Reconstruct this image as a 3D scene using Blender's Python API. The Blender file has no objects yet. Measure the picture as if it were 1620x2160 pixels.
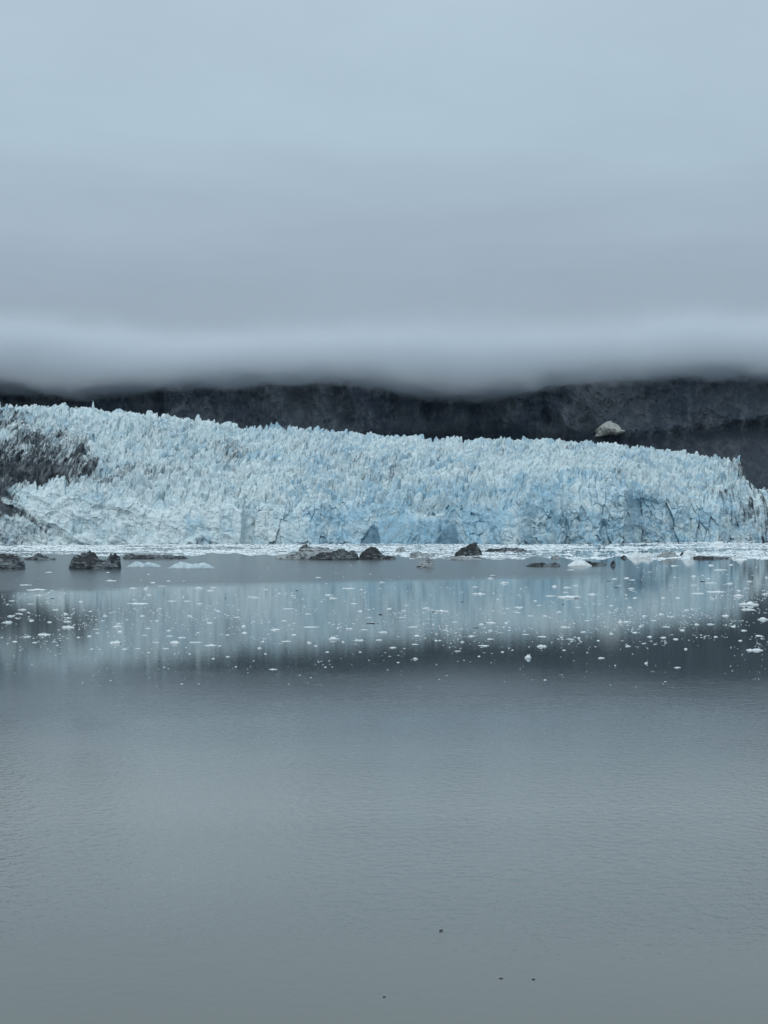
import bpy, math, random
import numpy as np
from math import radians
C = bpy.context.scene
COL = C.collection
F = 2967.0          # focal length in photo pixels (1620 wide)
CX, HY = 810.0, 1086.0   # optical axis column, eye-level row
CAMZ = 25.0
RND = random.Random(7)

def at(px, py):     # a point of the water surface seen at a photo pixel
    y = CAMZ*F/(py-HY)
    return ((px-CX)/F*y, y)

# ------------------------------------------------------------------ noise
def h2(ix, iy, seed):
    ix = ix.astype(np.int64); iy = iy.astype(np.int64)
    n = (ix*374761393 + iy*668265263 + seed*1274126177) & 0xffffffff
    n = ((n ^ (n >> 13))*1274126177) & 0xffffffff
    n = ((n ^ (n >> 16))*2246822519) & 0xffffffff
    n = n ^ (n >> 15)
    return (n & 0xffffff)/float(0x1000000)

def vnoise(x, y, seed=0):
    ix = np.floor(x); iy = np.floor(y)
    fx = x-ix; fy = y-iy
    fx = fx*fx*fx*(fx*(fx*6-15)+10); fy = fy*fy*fy*(fy*(fy*6-15)+10)
    a = h2(ix, iy, seed); b = h2(ix+1, iy, seed); c = h2(ix, iy+1, seed); d = h2(ix+1, iy+1, seed)
    return (a+(b-a)*fx)*(1-fy)+(c+(d-c)*fx)*fy

def fbm(x, y, seed=0, oct=4, gain=.5):
    s = 0; a = 1; t = 0
    for k in range(oct):
        s = s+a*vnoise(x*2**k+17.3*k, y*2**k-9.1*k, seed+k*13); t += a; a *= gain
    return s/t

def ridged(x, y, seed=0, oct=4):
    s = 0; a = 1; t = 0
    for k in range(oct):
        s = s+a*(1-np.abs(2*vnoise(x*2**k+5.7*k, y*2**k+3.3*k, seed+k*7)-1)); t += a; a *= .5
    return s/t

def pyramids(x, y, seed, slope=1.4, hv=.6):
    """jagged field: the upper envelope of randomly turned pyramids, one per jittered cell"""
    ix = np.floor(x); iy = np.floor(y)
    best = np.full(x.shape, -9.0); bid = np.zeros(x.shape)
    for dx in (-1, 0, 1):
        for dy in (-1, 0, 1):
            cx = ix+dx; cy = iy+dy
            jx = cx+h2(cx, cy, seed); jy = cy+h2(cx, cy, seed+1)
            r = h2(cx, cy, seed+2)
            ang = h2(cx, cy, seed+3)*6.283
            ca = np.cos(ang); sa = np.sin(ang)
            ux = x-jx; uy = y-jy
            a = ux*ca+uy*sa; b = -ux*sa+uy*ca
            k1 = .7+1.1*h2(cx, cy, seed+4); k2 = .7+1.1*h2(cx, cy, seed+5)
            m = np.maximum(np.maximum(a*k1, -a*1.3), np.maximum(b*k2, -b*1.1))*slope
            flat = .12*h2(cx, cy, seed+6)
            v = 1-hv*r-np.maximum(m-flat, 0)
            w = v > best
            best = np.where(w, v, best); bid = np.where(w, r, bid)
    return np.clip(best, -1.2, 1), bid

def blocks(x, y, seed):
    """broken slabs: a random level and a random tilt per cell, and the distance to the crack round it"""
    ix = np.floor(x); iy = np.floor(y)
    f1 = np.full(x.shape, 9.); f2 = f1.copy(); bid = np.zeros(x.shape); tl = np.zeros(x.shape)
    for dx in (-1, 0, 1):
        for dy in (-1, 0, 1):
            cx = ix+dx; cy = iy+dy
            ux = x-cx-h2(cx, cy, seed); uy = y-cy-h2(cx, cy, seed+1)
            d = np.hypot(ux, uy)+.25*h2(cx, cy, seed+2)
            w = d < f1
            f2 = np.where(w, f1, np.minimum(f2, d))
            bid = np.where(w, h2(cx, cy, seed+3), bid)
            tl = np.where(w, ux*(h2(cx, cy, seed+4)-.5)*2+uy*(h2(cx, cy, seed+5)-.5)*2, tl)
            f1 = np.where(w, d, f1)
    return bid, tl, f2-f1

def sstep(a, b, x):
    t = np.clip((x-a)/(b-a), 0, 1); return t*t*(3-2*t)

# ------------------------------------------------------------------ mesh helpers
def grid_faces(nu, nv):
    i = np.arange(nu-1)[:, None]*nv+np.arange(nv-1)[None, :]
    q = np.stack([i, i+nv, i+nv+1, i+1], -1).reshape(-1, 4)
    return q

def mesh_np(name, V, Q, mat, attrs=None, smooth=False):
    me = bpy.data.meshes.new(name)
    V = np.asarray(V, np.float32); Q = np.asarray(Q, np.int32)
    k = Q.shape[1]
    me.vertices.add(len(V)); me.vertices.foreach_set('co', V.ravel())
    me.loops.add(Q.size); me.loops.foreach_set('vertex_index', Q.ravel())
    me.polygons.add(len(Q))
    me.polygons.foreach_set('loop_start', np.arange(0, Q.size, k, dtype=np.int32))
    me.polygons.foreach_set('loop_total', np.full(len(Q), k, np.int32))
    me.update(calc_edges=True)
    me.polygons.foreach_set('use_smooth', np.full(len(Q), smooth, bool))
    if attrs:
        for an, av in attrs.items():
            at_ = me.attributes.new(an, 'FLOAT', 'POINT')
            at_.data.foreach_set('value', np.asarray(av, np.float32))
    me.materials.append(mat)
    return me

def submesh(name, V, Q, mask, mat, attrs, smooth=False):
    q = Q[mask]
    u, inv = np.unique(q, return_inverse=True)
    return mesh_np(name, V[u], inv.reshape(q.shape), mat, {k: v[u] for k, v in attrs.items()}, smooth)

def link(name, data, parent=None, loc=(0, 0, 0)):
    o = bpy.data.objects.new(name, data); COL.objects.link(o); o.location = loc
    if parent: o.parent = parent
    return o

def tag(o, label, cat, group=None):
    o['label'] = label; o['category'] = cat
    if group: o['group'] = group
    return o

# ------------------------------------------------------------------ materials
def mat(name):
    m = bpy.data.materials.new(name); m.use_nodes = True
    nt = m.node_tree; nt.nodes.clear()
    return m, nt, nt.nodes, nt.links

def N(nt, t, **kw):
    n = nt.nodes.new(t)
    for k, v in kw.items():
        if k in ('operation', 'blend_type', 'data_type', 'noise_dimensions', 'wave_type', 'bands_direction', 'attribute_name', 'interpolation_type', 'feature', 'distance'):
            setattr(n, k, v)
        else:
            n.inputs[k.replace('_', ' ')].default_value = v
    return n

def math_(nt, op, a, b=None, clamp=False):
    n = nt.nodes.new('ShaderNodeMath'); n.operation = op; n.use_clamp = clamp
    for i, v in enumerate((a, b)):
        if v is None: continue
        if isinstance(v, (int, float)): n.inputs[i].default_value = v
        else: nt.links.new(v, n.inputs[i])
    return n.outputs[0]

def mix_(nt, fac, a, b, blend='MIX'):
    n = nt.nodes.new('ShaderNodeMix'); n.data_type = 'RGBA'; n.blend_type = blend
    for s, v in ((n.inputs[0], fac), (n.inputs[6], a), (n.inputs[7], b)):
        if isinstance(v, (int, float)): s.default_value = v
        elif isinstance(v, tuple): s.default_value = (*v, 1)
        else: nt.links.new(v, s)
    return n.outputs[2]

def smooth_(nt, v, a, b, o0=0., o1=1.):
    n = nt.nodes.new('ShaderNodeMapRange'); n.interpolation_type = 'SMOOTHSTEP'
    nt.links.new(v, n.inputs[0])
    n.inputs[1].default_value = a; n.inputs[2].default_value = b
    n.inputs[3].default_value = o0; n.inputs[4].default_value = o1
    return n.outputs[0]

def pos_noise(nt, scale, stretch=(1, 1, 1), detail=4., coord='Object', rough=.55, rot=(0, 0, 0)):
    tc = nt.nodes.new('ShaderNodeTexCoord'); mp = nt.nodes.new('ShaderNodeMapping')
    mp.inputs['Scale'].default_value = stretch; mp.inputs['Rotation'].default_value = rot
    nt.links.new(tc.outputs[coord], mp.inputs[0])
    n = nt.nodes.new('ShaderNodeTexNoise'); n.inputs['Scale'].default_value = scale
    n.inputs['Detail'].default_value = detail; n.inputs['Roughness'].default_value = rough
    nt.links.new(mp.outputs[0], n.inputs['Vector'])
    return n.outputs['Fac']

def finish(nt, color, rough=.6, bump=None, bstr=.5, bdist=.3, spec=.3, ior=None):
    b = nt.nodes.new('ShaderNodeBsdfPrincipled'); o = nt.nodes.new('ShaderNodeOutputMaterial')
    if isinstance(color, tuple): b.inputs['Base Color'].default_value = (*color, 1)
    else: nt.links.new(color, b.inputs['Base Color'])
    if isinstance(rough, (int, float)): b.inputs['Roughness'].default_value = rough
    else: nt.links.new(rough, b.inputs['Roughness'])
    b.inputs['Specular IOR Level'].default_value = spec
    if ior: b.inputs['IOR'].default_value = ior
    if bump is not None:
        bn = nt.nodes.new('ShaderNodeBump'); bn.inputs['Strength'].default_value = bstr; bn.inputs['Distance'].default_value = bdist
        nt.links.new(bump, bn.inputs['Height']); nt.links.new(bn.outputs[0], b.inputs['Normal'])
    nt.links.new(b.outputs[0], o.inputs[0])
    return b

def ice_wall_material():
    m, nt, nd, lk = mat('glacier_ice')
    dirt = N(nt, 'ShaderNodeAttribute', attribute_name='dirt').outputs['Fac']
    blue = N(nt, 'ShaderNodeAttribute', attribute_name='blue').outputs['Fac']
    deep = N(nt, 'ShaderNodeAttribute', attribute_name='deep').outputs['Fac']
    n1 = pos_noise(nt, .045, (1, 1, 1.2), 6)
    n2 = pos_noise(nt, .25, (1, 1, .6), 5, rough=.65)
    f = math_(nt, 'ADD', math_(nt, 'MULTIPLY', n1, .9), math_(nt, 'MULTIPLY', n2, .5))
    f = math_(nt, 'ADD', f, math_(nt, 'MULTIPLY', blue, .55))
    f = smooth_(nt, f, .62, 1.2)
    c = mix_(nt, f, ICE_PALE, ICE_BLUE)
    n5 = pos_noise(nt, .30, (1, 1, .55), 7, rough=.75)
    c = mix_(nt, math_(nt, 'MULTIPLY', smooth_(nt, n5, .47, .66), .7), c, (.235, .30, .32))
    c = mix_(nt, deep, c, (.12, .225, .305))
    n3 = pos_noise(nt, .42, (1, 1, .3), 6, rough=.72, rot=(0, .3, 0))
    d = math_(nt, 'ADD', dirt, math_(nt, 'MULTIPLY', math_(nt, 'SUBTRACT', n3, .5), 1.5))
    d = smooth_(nt, d, .22, .88)
    n4 = pos_noise(nt, .08, (1, 1, 1), 4)
    dc = mix_(nt, smooth_(nt, n4, .42, .75), (.026, .036, .047), (.13, .152, .168))
    c = mix_(nt, d, c, dc)
    finish(nt, c, .55, n2, .6, 1.2, .3)
    return m

ICE_PALE = (.62, .73, .755)
ICE_BLUE = (.30, .50, .62)

def floe_ice_material(name='floating_ice', k=1.):
    m, nt, nd, lk = mat(name)
    n = pos_noise(nt, 1.3, detail=4)
    c = mix_(nt, smooth_(nt, n, .4, .7), (.74*k, .80*k, .815*k), (.52*k, .63*k, .68*k))
    n2 = pos_noise(nt, 5., detail=3)
    finish(nt, c, .5, n2, .5, .08, .3)
    return m

def pale_blue_ice_material():
    m, nt, nd, lk = mat('blue_ice')
    n = pos_noise(nt, .5, (1, 1, 1.5), 5)
    c = mix_(nt, smooth_(nt, n, .38, .62), (.56, .65, .68), (.36, .50, .56))
    finish(nt, c, .4, n, .6, .3, .4)
    return m

def dirty_ice_material(name, lo, hi, tilt, pale=(.42, .44, .44)):
    m, nt, nd, lk = mat(name)
    n = pos_noise(nt, .45, (1, 1, 2.4), 7, rough=.68, rot=(0, tilt, 0))
    n1 = pos_noise(nt, .16, (1, 1, 1.2), 4)
    s = pos_noise(nt, 1.0, (.25, .4, 3.2), 4, rot=(0, tilt, 0))
    f = math_(nt, 'ADD', math_(nt, 'MULTIPLY', n, .55), math_(nt, 'MULTIPLY', n1, .3))
    f = math_(nt, 'ADD', f, math_(nt, 'MULTIPLY', s, .3))
    f = smooth_(nt, f, lo, hi)
    dark = mix_(nt, s, (.009, .0125, .0155), (.034, .044, .051))
    c = mix_(nt, f, dark, pale)
    b = math_(nt, 'ADD', n, math_(nt, 'MULTIPLY', s, .6))
    finish(nt, c, .55, b, .8, .5, .35)
    return m

def rock_material():
    m, nt, nd, lk = mat('cliff_rock')
    tal = N(nt, 'ShaderNodeAttribute', attribute_name='talus').outputs['Fac']
    n1 = pos_noise(nt, .012, (1, 1, .55), 6, rough=.6)
    n2 = pos_noise(nt, .06, (1, .6, .3), 6, rough=.7)
    n3 = pos_noise(nt, .25, (1, 1, .8), 5, rough=.7)
    c = mix_(nt, smooth_(nt, n1, .42, .60), (.125, .150, .185), (.19, .212, .232))
    c = mix_(nt, smooth_(nt, n2, .48, .66), c, (.28, .30, .315))
    c = mix_(nt, math_(nt, 'MULTIPLY', smooth_(nt, n3, .6, .78), .7), c, (.33, .345, .345))
    t = mix_(nt, smooth_(nt, n3, .62, .8), (.052, .066, .084), (.17, .18, .19))
    t = mix_(nt, math_(nt, 'MULTIPLY', smooth_(nt, n2, .46, .68), .8), t, (.115, .13, .145))
    c = mix_(nt, tal, c, t)
    finish(nt, c, .9, n3, .8, 3., .1)
    return m

def snow_material():
    m, nt, nd, lk = mat('old_snow')
    n = pos_noise(nt, .07, (1.5, 1, .7), 6, rot=(0, .7, 0))
    n2 = pos_noise(nt, .3, (1, 1, 1), 4)
    c = mix_(nt, smooth_(nt, n, .35, .65), (.97, .93, .83), (.86, .82, .73))
    finish(nt, c, .8, n2, .4, 1., .1)
    return m

def debris_material():
    m, nt, nd, lk = mat('dark_debris')
    n = pos_noise(nt, 6., detail=3)
    finish(nt, mix_(nt, n, (.012, .014, .016), (.05, .05, .05)), .6, n, .5, .02)
    return m

def water_material():
    m, nt, nd, lk = mat('fjord_water')
    tc = nd.new('ShaderNodeTexCoord'); sep = nd.new('ShaderNodeSeparateXYZ')
    lk.new(tc.outputs['Object'], sep.inputs[0])
    X, Y = sep.outputs[0], sep.outputs[1]
    # the breeze: where it ruffles the surface
    wob = pos_noise(nt, .006, (.5, 1.6, 1), 3)
    wob2 = pos_noise(nt, .02, (.25, 1.4, 1), 3)
    yy = math_(nt, 'ADD', Y, math_(nt, 'MULTIPLY', math_(nt, 'SUBTRACT', wob, .5), 60.))
    # near belt of wavelets, calm water this side of it
    near = math_(nt, 'MULTIPLY', smooth_(nt, yy, 62, 122), math_(nt, 'POWER', smooth_(nt, yy, 95, 240, 1, .0), 1.8))
    near = math_(nt, 'MULTIPLY', near, math_(nt, 'MAXIMUM', .12, math_(nt, 'ADD', -.7, math_(nt, 'MULTIPLY', wob2, 3.5))))
    near = math_(nt, 'ADD', near, .021)
    # far ruffled patch in front of the icebergs, running out to the right
    xw = math_(nt, 'MULTIPLY', X, -.9)
    edge = math_(nt, 'ADD', Y, math_(nt, 'MULTIPLY', math_(nt, 'SUBTRACT', wob2, .5), 60.))
    start = math_(nt, 'SUBTRACT', edge, math_(nt, 'MULTIPLY', X, .55))
    patch = math_(nt, 'MULTIPLY', smooth_(nt, start, 488, 560), smooth_(nt, X, 70, 130, 1, .0))
    w1 = pos_noise(nt, 1.0, (1.1, 1.1, 1), 3, rough=.55)
    w2 = pos_noise(nt, .3, (.7, 1.3, 1), 2, rough=.5)
    h = math_(nt, 'ADD', math_(nt, 'MULTIPLY', w1, .36), math_(nt, 'MULTIPLY', w2, .12))
    h = math_(nt, 'MULTIPLY', h, near)
    rough = math_(nt, 'ADD', .022, math_(nt, 'MULTIPLY', patch, .2))
    rough = math_(nt, 'ADD', rough, smooth_(nt, Y, 230, 130, 0, .045))
    # bright sky sheen put into the water colour as a pale mid-distance band
    sheen_band = math_(nt, 'MULTIPLY', smooth_(nt, yy, 60, 125), smooth_(nt, yy, 112, 195, 1, 0))
    col = mix_(nt, smooth_(nt, Y, 60, 120), (.156, .168, .154), (.072, .094, .104))  # greenish near water; far tone darkened to deepen the cliffs' dark reflection
    col = mix_(nt, sheen_band, col, (.265, .278, .272))
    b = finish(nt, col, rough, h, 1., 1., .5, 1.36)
    return m

def cloud_material(pts, zlo):
    m, nt, nd, lk = mat('stratus')
    tc = nd.new('ShaderNodeTexCoord'); sep = nd.new('ShaderNodeSeparateXYZ')
    lk.new(tc.outputs['Object'], sep.inputs[0])
    X, Y, Z = sep.outputs
    # base height of the cloud along the cliff
    u = nd.new('ShaderNodeMapRange'); lk.new(X, u.inputs[0])
    u.inputs[1].default_value = -1000; u.inputs[2].default_value = 1000
    fc = nd.new('ShaderNodeFloatCurve'); lk.new(u.outputs[0], fc.inputs['Value'])
    cv = fc.mapping.curves[0]
    for i, (a, b) in enumerate(pts):
        if i < 2: cv.points[i].location = (a, b)
        else: cv.points.new(a, b)
    fc.mapping.update()
    base = math_(nt, 'MULTIPLY', fc.outputs[0], 100.)          # metres above zlo
    n = pos_noise(nt, .026, (.5, .8, 1.2), 7, rough=.76)
    n2 = pos_noise(nt, .004, (1, 1, 1.2), 2)
    zz = math_(nt, 'ADD', Z, math_(nt, 'MULTIPLY', math_(nt, 'SUBTRACT', n, .5), 78.))
    hh = math_(nt, 'SUBTRACT', math_(nt, 'SUBTRACT', zz, zlo), base)
    d = smooth_(nt, hh, -12, 14)
    top = math_(nt, 'ADD', Z, math_(nt, 'MULTIPLY', math_(nt, 'SUBTRACT', n2, .5), 85.))
    fade = smooth_(nt, top, 222, 356, 1, 0)
    d = math_(nt, 'MULTIPLY', d, math_(nt, 'POWER', fade, 1.8))
    front = math_(nt, 'ADD', Y, math_(nt, 'MULTIPLY', math_(nt, 'MAXIMUM', X, 0.), .28))
    d = math_(nt, 'MULTIPLY', d, smooth_(nt, front, 2080, 2150))
    ax = math_(nt, 'ABSOLUTE', X)
    d = math_(nt, 'MULTIPLY', d, smooth_(nt, ax, 820, 980, 1, 0))
    pv = nd.new('ShaderNodeVolumePrincipled'); o = nd.new('ShaderNodeOutputMaterial')
    pv.inputs['Color'].default_value = (.875, .908, .937, 1)
    pv.inputs['Anisotropy'].default_value = .2
    lk.new(math_(nt, 'MULTIPLY', d, .10), pv.inputs['Density'])
    lk.new(pv.outputs[0], o.inputs['Volume'])
    return m

M_ICE = ice_wall_material(); M_FLOE = floe_ice_material(); M_BRASH = floe_ice_material('packed_brash', 1.15); M_BLUE = pale_blue_ice_material()
M_DARK = dirty_ice_material('black_dirty_ice', .555, .69, .1, (.20, .245, .27))
M_TILT = dirty_ice_material('black_striped_ice', .575, .70, -.45, (.22, .265, .285))
M_GREY = dirty_ice_material('grey_dirty_ice', .47, .62, -.2, (.34, .385, .40))
M_ROCK = rock_material(); M_SNOW = snow_material(); M_DEBRIS = debris_material()
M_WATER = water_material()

# ------------------------------------------------------------------ water
def build_water():
    xs = np.array([-7000., 7000.]); ys = np.array([-3000., 9000.])
    V = [(x, y, 0) for x in xs for y in ys]
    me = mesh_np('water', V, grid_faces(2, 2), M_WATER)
    o = link('water', me); o['kind'] = 'structure'
build_water()

# ------------------------------------------------------------------ glacier
def interp(px, pts):
    return np.interp(px, [p[0] for p in pts], [p[1] for p in pts])

SKY = [(-600, 850), (0, 855), (110, 856), (200, 862), (260, 871), (400, 885), (540, 900), (700, 908), (800, 914), (950, 923), (1080, 927),
       (1170, 930), (1250, 931), (1320, 944), (1400, 953), (1490, 963), (1560, 970), (1566, 985), (1573, 1012), (1582, 1034), (1600, 1038), (2300, 1050)]
TOP = [(-600, 1040), (0, 1030), (60, 1020), (130, 1014), (200, 1022), (300, 1036), (420, 1042), (560, 1046), (700, 1062), (800, 1060), (860, 1046), (960, 1056),
       (1080, 1044), (1150, 1008), (1240, 1000), (1330, 1014), (1420, 1050), (1500, 1062), (1560, 1040), (1620, 1034), (2300, 1046)]
FRONT = [(-600, 1170), (0, 1164), (300, 1175), (600, 1196), (800, 1204), (1080, 1196), (1300, 1230), (1500, 1285), (1620, 1300), (2300, 1380)]
BACK = [(-600, 1500), (0, 1500), (800, 1540), (1300, 1590), (1500, 1560), (1560, 1520), (1580, 1470), (1600, 1400), (1640, 1390), (2300, 1460)]

def build_glacier():
    px = np.concatenate([np.linspace(-480, -20, 150, endpoint=False), np.linspace(-20, 1640, 1480, endpoint=False), np.linspace(1640, 2100, 150)])
    nw, npl, nb = 170, 600, 6
    t = np.concatenate([np.linspace(0, 1, nw, endpoint=False), np.linspace(1, 2, npl), np.linspace(2.05, 2.5, nb)])
    PX, T = np.meshgrid(px, t, indexing='ij')
    sky = interp(PX, SKY); top = interp(PX, TOP); fr = interp(PX, FRONT); bk = interp(PX, BACK)
    top = top + 44*(fbm(PX/75, PX*0+2.2, 41, 4)-.5)
    lat = (PX-CX)/F
    # embayments of the front
    fr = fr + 30*(fbm(lat*1200/90, PX*0+.5, 5, 4)-.5) + 8*(fbm(lat*1200/18, PX*0+4.5, 9, 3)-.5)
    ztop = CAMZ+(HY-top)/F*(fr+18)
    setback = 10 + ztop*.28 + 10*fbm(lat*1200/40, PX*0+7, 77, 2)
    zsky = CAMZ+(HY-sky)/F*bk
    tw = np.clip(T, 0, 1); tp = np.clip(T-1, 0, 1); tb = np.clip(T-2, 0, 1)
    # wall profile: steep below, easing over the brink
    yw = fr+setback*(.55*tw+.45*tw**4)
    zw = -4+(ztop+4)*(1-(1-tw)**1.25)
    rise = .78*tp+.22*tp**.6
    y0 = yw+(bk-fr-setback)*tp+tb*160
    z0 = zw+(zsky-ztop)*rise-tb*90
    # pixel of the undisplaced surface (only where stains lie)
    PY = HY-(z0-CAMZ)/y0*F
    X0 = lat*y0
    # ---- seracs on the upper ice (metres)
    wx = X0+6*(fbm(X0/30, y0/30, 3, 3)-.5); wy = y0+10*(fbm(X0/30, y0/30, 4, 3)-.5)
    p1, id1 = pyramids(wx/8.5, wy/9.5, 100, 1.25, .6)
    p2, id2 = pyramids((wx+wy*.3)/3.6, wy/4.4, 200, 1.2, .7)
    p3, id3 = pyramids((wx-wy*.2)/1.7, wy/2.6, 300, 1.4, .7)
    big, _ = pyramids(wx/46, wy/60, 400, .8, .8)
    amp = .75+.7*fbm(X0/60, y0/60, 55, 3)
    b1, t1, c1 = blocks((wx-wy*.25)/6.0, wy/7.0, 810)
    b2, t2, c2 = blocks((wx+wy*.4)/2.9, wy/3.6, 820)
    mixm = sstep(.38, .62, fbm(X0/32, y0/45, 57, 3))
    def stair(ph, face):
        """ice steps facing down-glacier: a steep face, then a tread sagging towards the next one"""
        f = ph-np.floor(ph)
        return np.minimum(f/face, 1)-f-.5*(1-face)
    b3, t3, c3 = blocks(wx/15+.3*fbm(X0/9, y0/9, 6, 2), wy/19, 850)
    ph1 = wy/17+1.6*b3+1.3*fbm(X0/40, y0/60, 57, 3)+.5*b1
    ph2 = wy/6.5+1.5*b1+1.2*fbm(X0/14, y0/20, 52, 3)
    st1 = stair(ph1, .22); st2_ = stair(ph2, .3)
    blk = 5*(b3-.5)+5*t3-5*(1-sstep(.0, .16, c3))+3.6*(b1-.5)+4.2*t1-3*(1-sstep(.0, .2, c1))
    S = amp*(6.5*st1+2.8*st2_+blk+2.4*(p1-.45)*(1.4-mixm)+1.3*(b2-.5)+1.9*t2+.9*(p2-.3)+.4*(p3-.3))+7*(big-.4)+1.0*(fbm(X0/2.2, y0/3, 8, 3, .6)-.5)
    S = S*.88*(1-.24*sstep(.72, .98, tp))
    S = S+10*(1-.5*sstep(.72, .98, tp))*(fbm(X0/50+y0/90, y0/32, 58, 3)-.5)
    moat = np.exp(-((tp-.045)/.03)**2)*(T > 1)*np.maximum(.7*sstep(1080, 1150, PX)*(1-sstep(1320, 1400, PX)), 1-sstep(180, 300, PX))
    S = S-8*moat*(.4+1.2*fbm(X0/40, X0*0+1, 68, 2))
    # ---- the calving wall: buttresses, facets, slanting folds
    Z = z0
    butt = ridged(X0/34, Z/120+1.7, 21, 3)
    f1, fid1 = pyramids((X0+Z*.35)/13, (Z-X0*.12)/17, 500, 1.0, .6)
    f2, fid2 = pyramids((X0-Z*.3)/5.2, (Z+X0*.2)/6.0, 600, 1.0, .65)
    f3, fid3 = pyramids((X0+Z*.2)/2.3, Z/2.9, 700, 1.0, .65)
    fold = ridged((X0*.35+Z)/13+fbm(X0/25, Z/25, 31, 2), (X0-Z)/60, 33, 3)
    q1, k1, e1 = blocks(X0/8+.5*fbm(Z/14, X0/30, 4, 2), Z/26, 830)
    q2, k2, e2 = blocks((X0+Z*.2)/5, Z/8, 840)
    colm = sstep(.42, .62, fbm(X0/90, Z*0+3.3, 59, 2))
    rough_ = .35+.9*sstep(.35, .65, fbm(X0/55, Z/45, 62, 3))              # smooth fresh faces, crumbling old ones
    bay = lambda a, b, e: sstep(a-e, a+e, PX)*(1-sstep(b-e, b+e, PX))
    left = 1-sstep(430, 520, PX)
    W = 24*(fbm(X0/95, Z/260+3.1, 45, 3)-.5)+9*(butt-.5)
    W = W+15*bay(1168, 1328, 14)-13*bay(1338, 1475, 22)*sstep(1030, 1070, PY)+9*bay(1040, 1120, 12)-8*bay(905, 960, 10)-7*bay(520, 600, 20)+9*bay(466, 512, 5)*sstep(1040, 1070, PY)
    diagr = ridged((X0*.55+Z)/17+.7*fbm(X0/22, Z/22, 31, 3), (X0-Z)/70, 33, 3)
    W = W+(7.5*left+2.0*(1-left))*(diagr-.55)
    W = W+rough_*(2.6*(f1-.3)+1.2*(f2-.3)+.6*(f3-.3)+1.7*(q2-.5)+1.6*k2)*(1-.35*left)+colm*(5*(q1-.5)+3.6*k1)*(1-left)
    W = W+1.5*(fbm(X0/3+Z/9, Z/2.4, 65, 3)-.5)-3*(1-sstep(0, .07, e1))*colm*sstep(.45, .65, fbm(X0/28, Z/40, 64, 3))
    # clefts
    cl = vnoise(X0/9+.8*vnoise(Z/9, X0/30, 3), Z/70, 88)
    W = W-7*sstep(.84, .96, cl)*(1-left)
    # two deep blue hollows at the waterline and the smooth pillars between them
    def blob(cx, w, ybot, ytop, lean=0, seed=1):
        c = cx+lean*(ybot-PY)
        yt = ytop+(ybot-ytop)*np.clip(np.abs(PX-c)/w, 0, 1)**1.7
        k = 13*(fbm(PX/15, PY/12, seed, 4)-.5)
        return sstep(-3, 11, PY-yt+k)*sstep(-2, 8, w-np.abs(PX-c)+k)
    cave1 = blob(781, 24, 1152, 1103, .15, 3)
    cave2 = blob(938, 29, 1152, 1094, .36, 3)
    cave3 = blob(425, 42, 1150, 1117, .55, 6)
    caves = np.maximum(cave1, cave2)
    pillar = sstep(0, 10, 70-np.abs(PX-862))*sstep(1085, 1100, PY)
    W = W*(1-.75*caves)*(1-.5*pillar) - 2.2*caves + 2.5*pillar*(ridged(X0/9, Z/200, 61, 2)) + 5*cave3
    wall_w = 1-sstep(.72, 1.10, T+.25*(fbm(X0/20, y0/20, 79, 3)-.5))
    plat_w = sstep(.62, 1.04, T+.25*(fbm(X0/20, y0/20, 79, 3)-.5))
    ends = sstep(0, .05, T)
    edge_k = 1-.55*sstep(1560, 1600, PX)
    Sz = S*plat_w*edge_k
    Sz = np.where(T > 2, Sz*(1-np.clip(tb*3, 0, 1)), Sz)
    y1 = y0-W*wall_w*(.35+.65*ends)
    z1 = z0+Sz+wall_w*1.5*(f2-.3)*ends
    # the seracs lean to the right
    x1 = lat*y1+np.clip(Sz, -6, 9)*.14*plat_w+wall_w*1.2*(f1-.3)
    # spike on the left skyline
    sp = np.exp(-((PX-196)/2.6)**2)*np.exp(-((T-1.97)/.012)**2)
    z1 = z1+9*sp
    # ---- stains
    st = fbm((X0+Z*.5)/8, Z/22, 91, 4)
    st2 = fbm(X0/45, PY/40, 93, 4)
    # lateral moraine on the left
    lean = .6*fbm((X0+(PY-1000)*.55)/4.0, PY/26+X0/60, 92, 5, .6)+.4*fbm(X0/22, PY/20, 96, 3)      # leaning bands of rubble and clean ice
    core = (1-sstep(60, 240, PX+150*(st2-.5)+110*(lean-.5)))*sstep(852, 892, PY+60*(st2-.5)-.20*PX)*(1-sstep(998, 1018, PY+26*(st-.5)-.02*PX))
    halo = (1-sstep(150, 520, PX+200*(st2-.5)))*sstep(872, 930, PY)*(1-sstep(990, 1040, PY))
    spots = sstep(.60, .78, st2)*sstep(930, 960, PY)*(1-sstep(1035, 1060, PY))*(1-sstep(600, 1000, PX))
    low = np.maximum((1-sstep(20, 190, PX+(1150-PY)*.55+70*(st-.5)))*sstep(1020, 1080, PY), (1-sstep(10, 75, PX+60*(st-.5)))*sstep(1000, 1030, PY))
    diag = ridged((X0*.75+Z)/13, (X0-Z*.7)/60, 97, 2)
    right = sstep(1440, 1580, PX+90*(st2-.5))*(1-.75*sstep(1080, 1140, PY)*(1-sstep(1560,1620,PX)))
    rtop = sstep(1555, 1572, PX+20*(st-.5))*(1-sstep(1005, 1040, PY))
    dirt = .02+core*(.36+1.5*(lean-.47)+.30*sstep(925, 975, PY)*(1-sstep(150, 220, PX)))+halo*(.06+.9*np.maximum(lean-.42, 0)*2)+.22*spots+.24*right*(.4+1.2*st)+.42*right*sstep(.52, .7, fbm(X0/2.5, Z/26, 94, 3))+.45*rtop*(.3+1.2*sstep(.4, .62, fbm(X0/2.8, Z/30, 95, 3)))
    dirt = dirt+low*(.16+.5*st+.6*sstep(.68, .84, diag))+.25*sstep(1480,1620,PX)*sstep(.5,.75,st)
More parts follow.
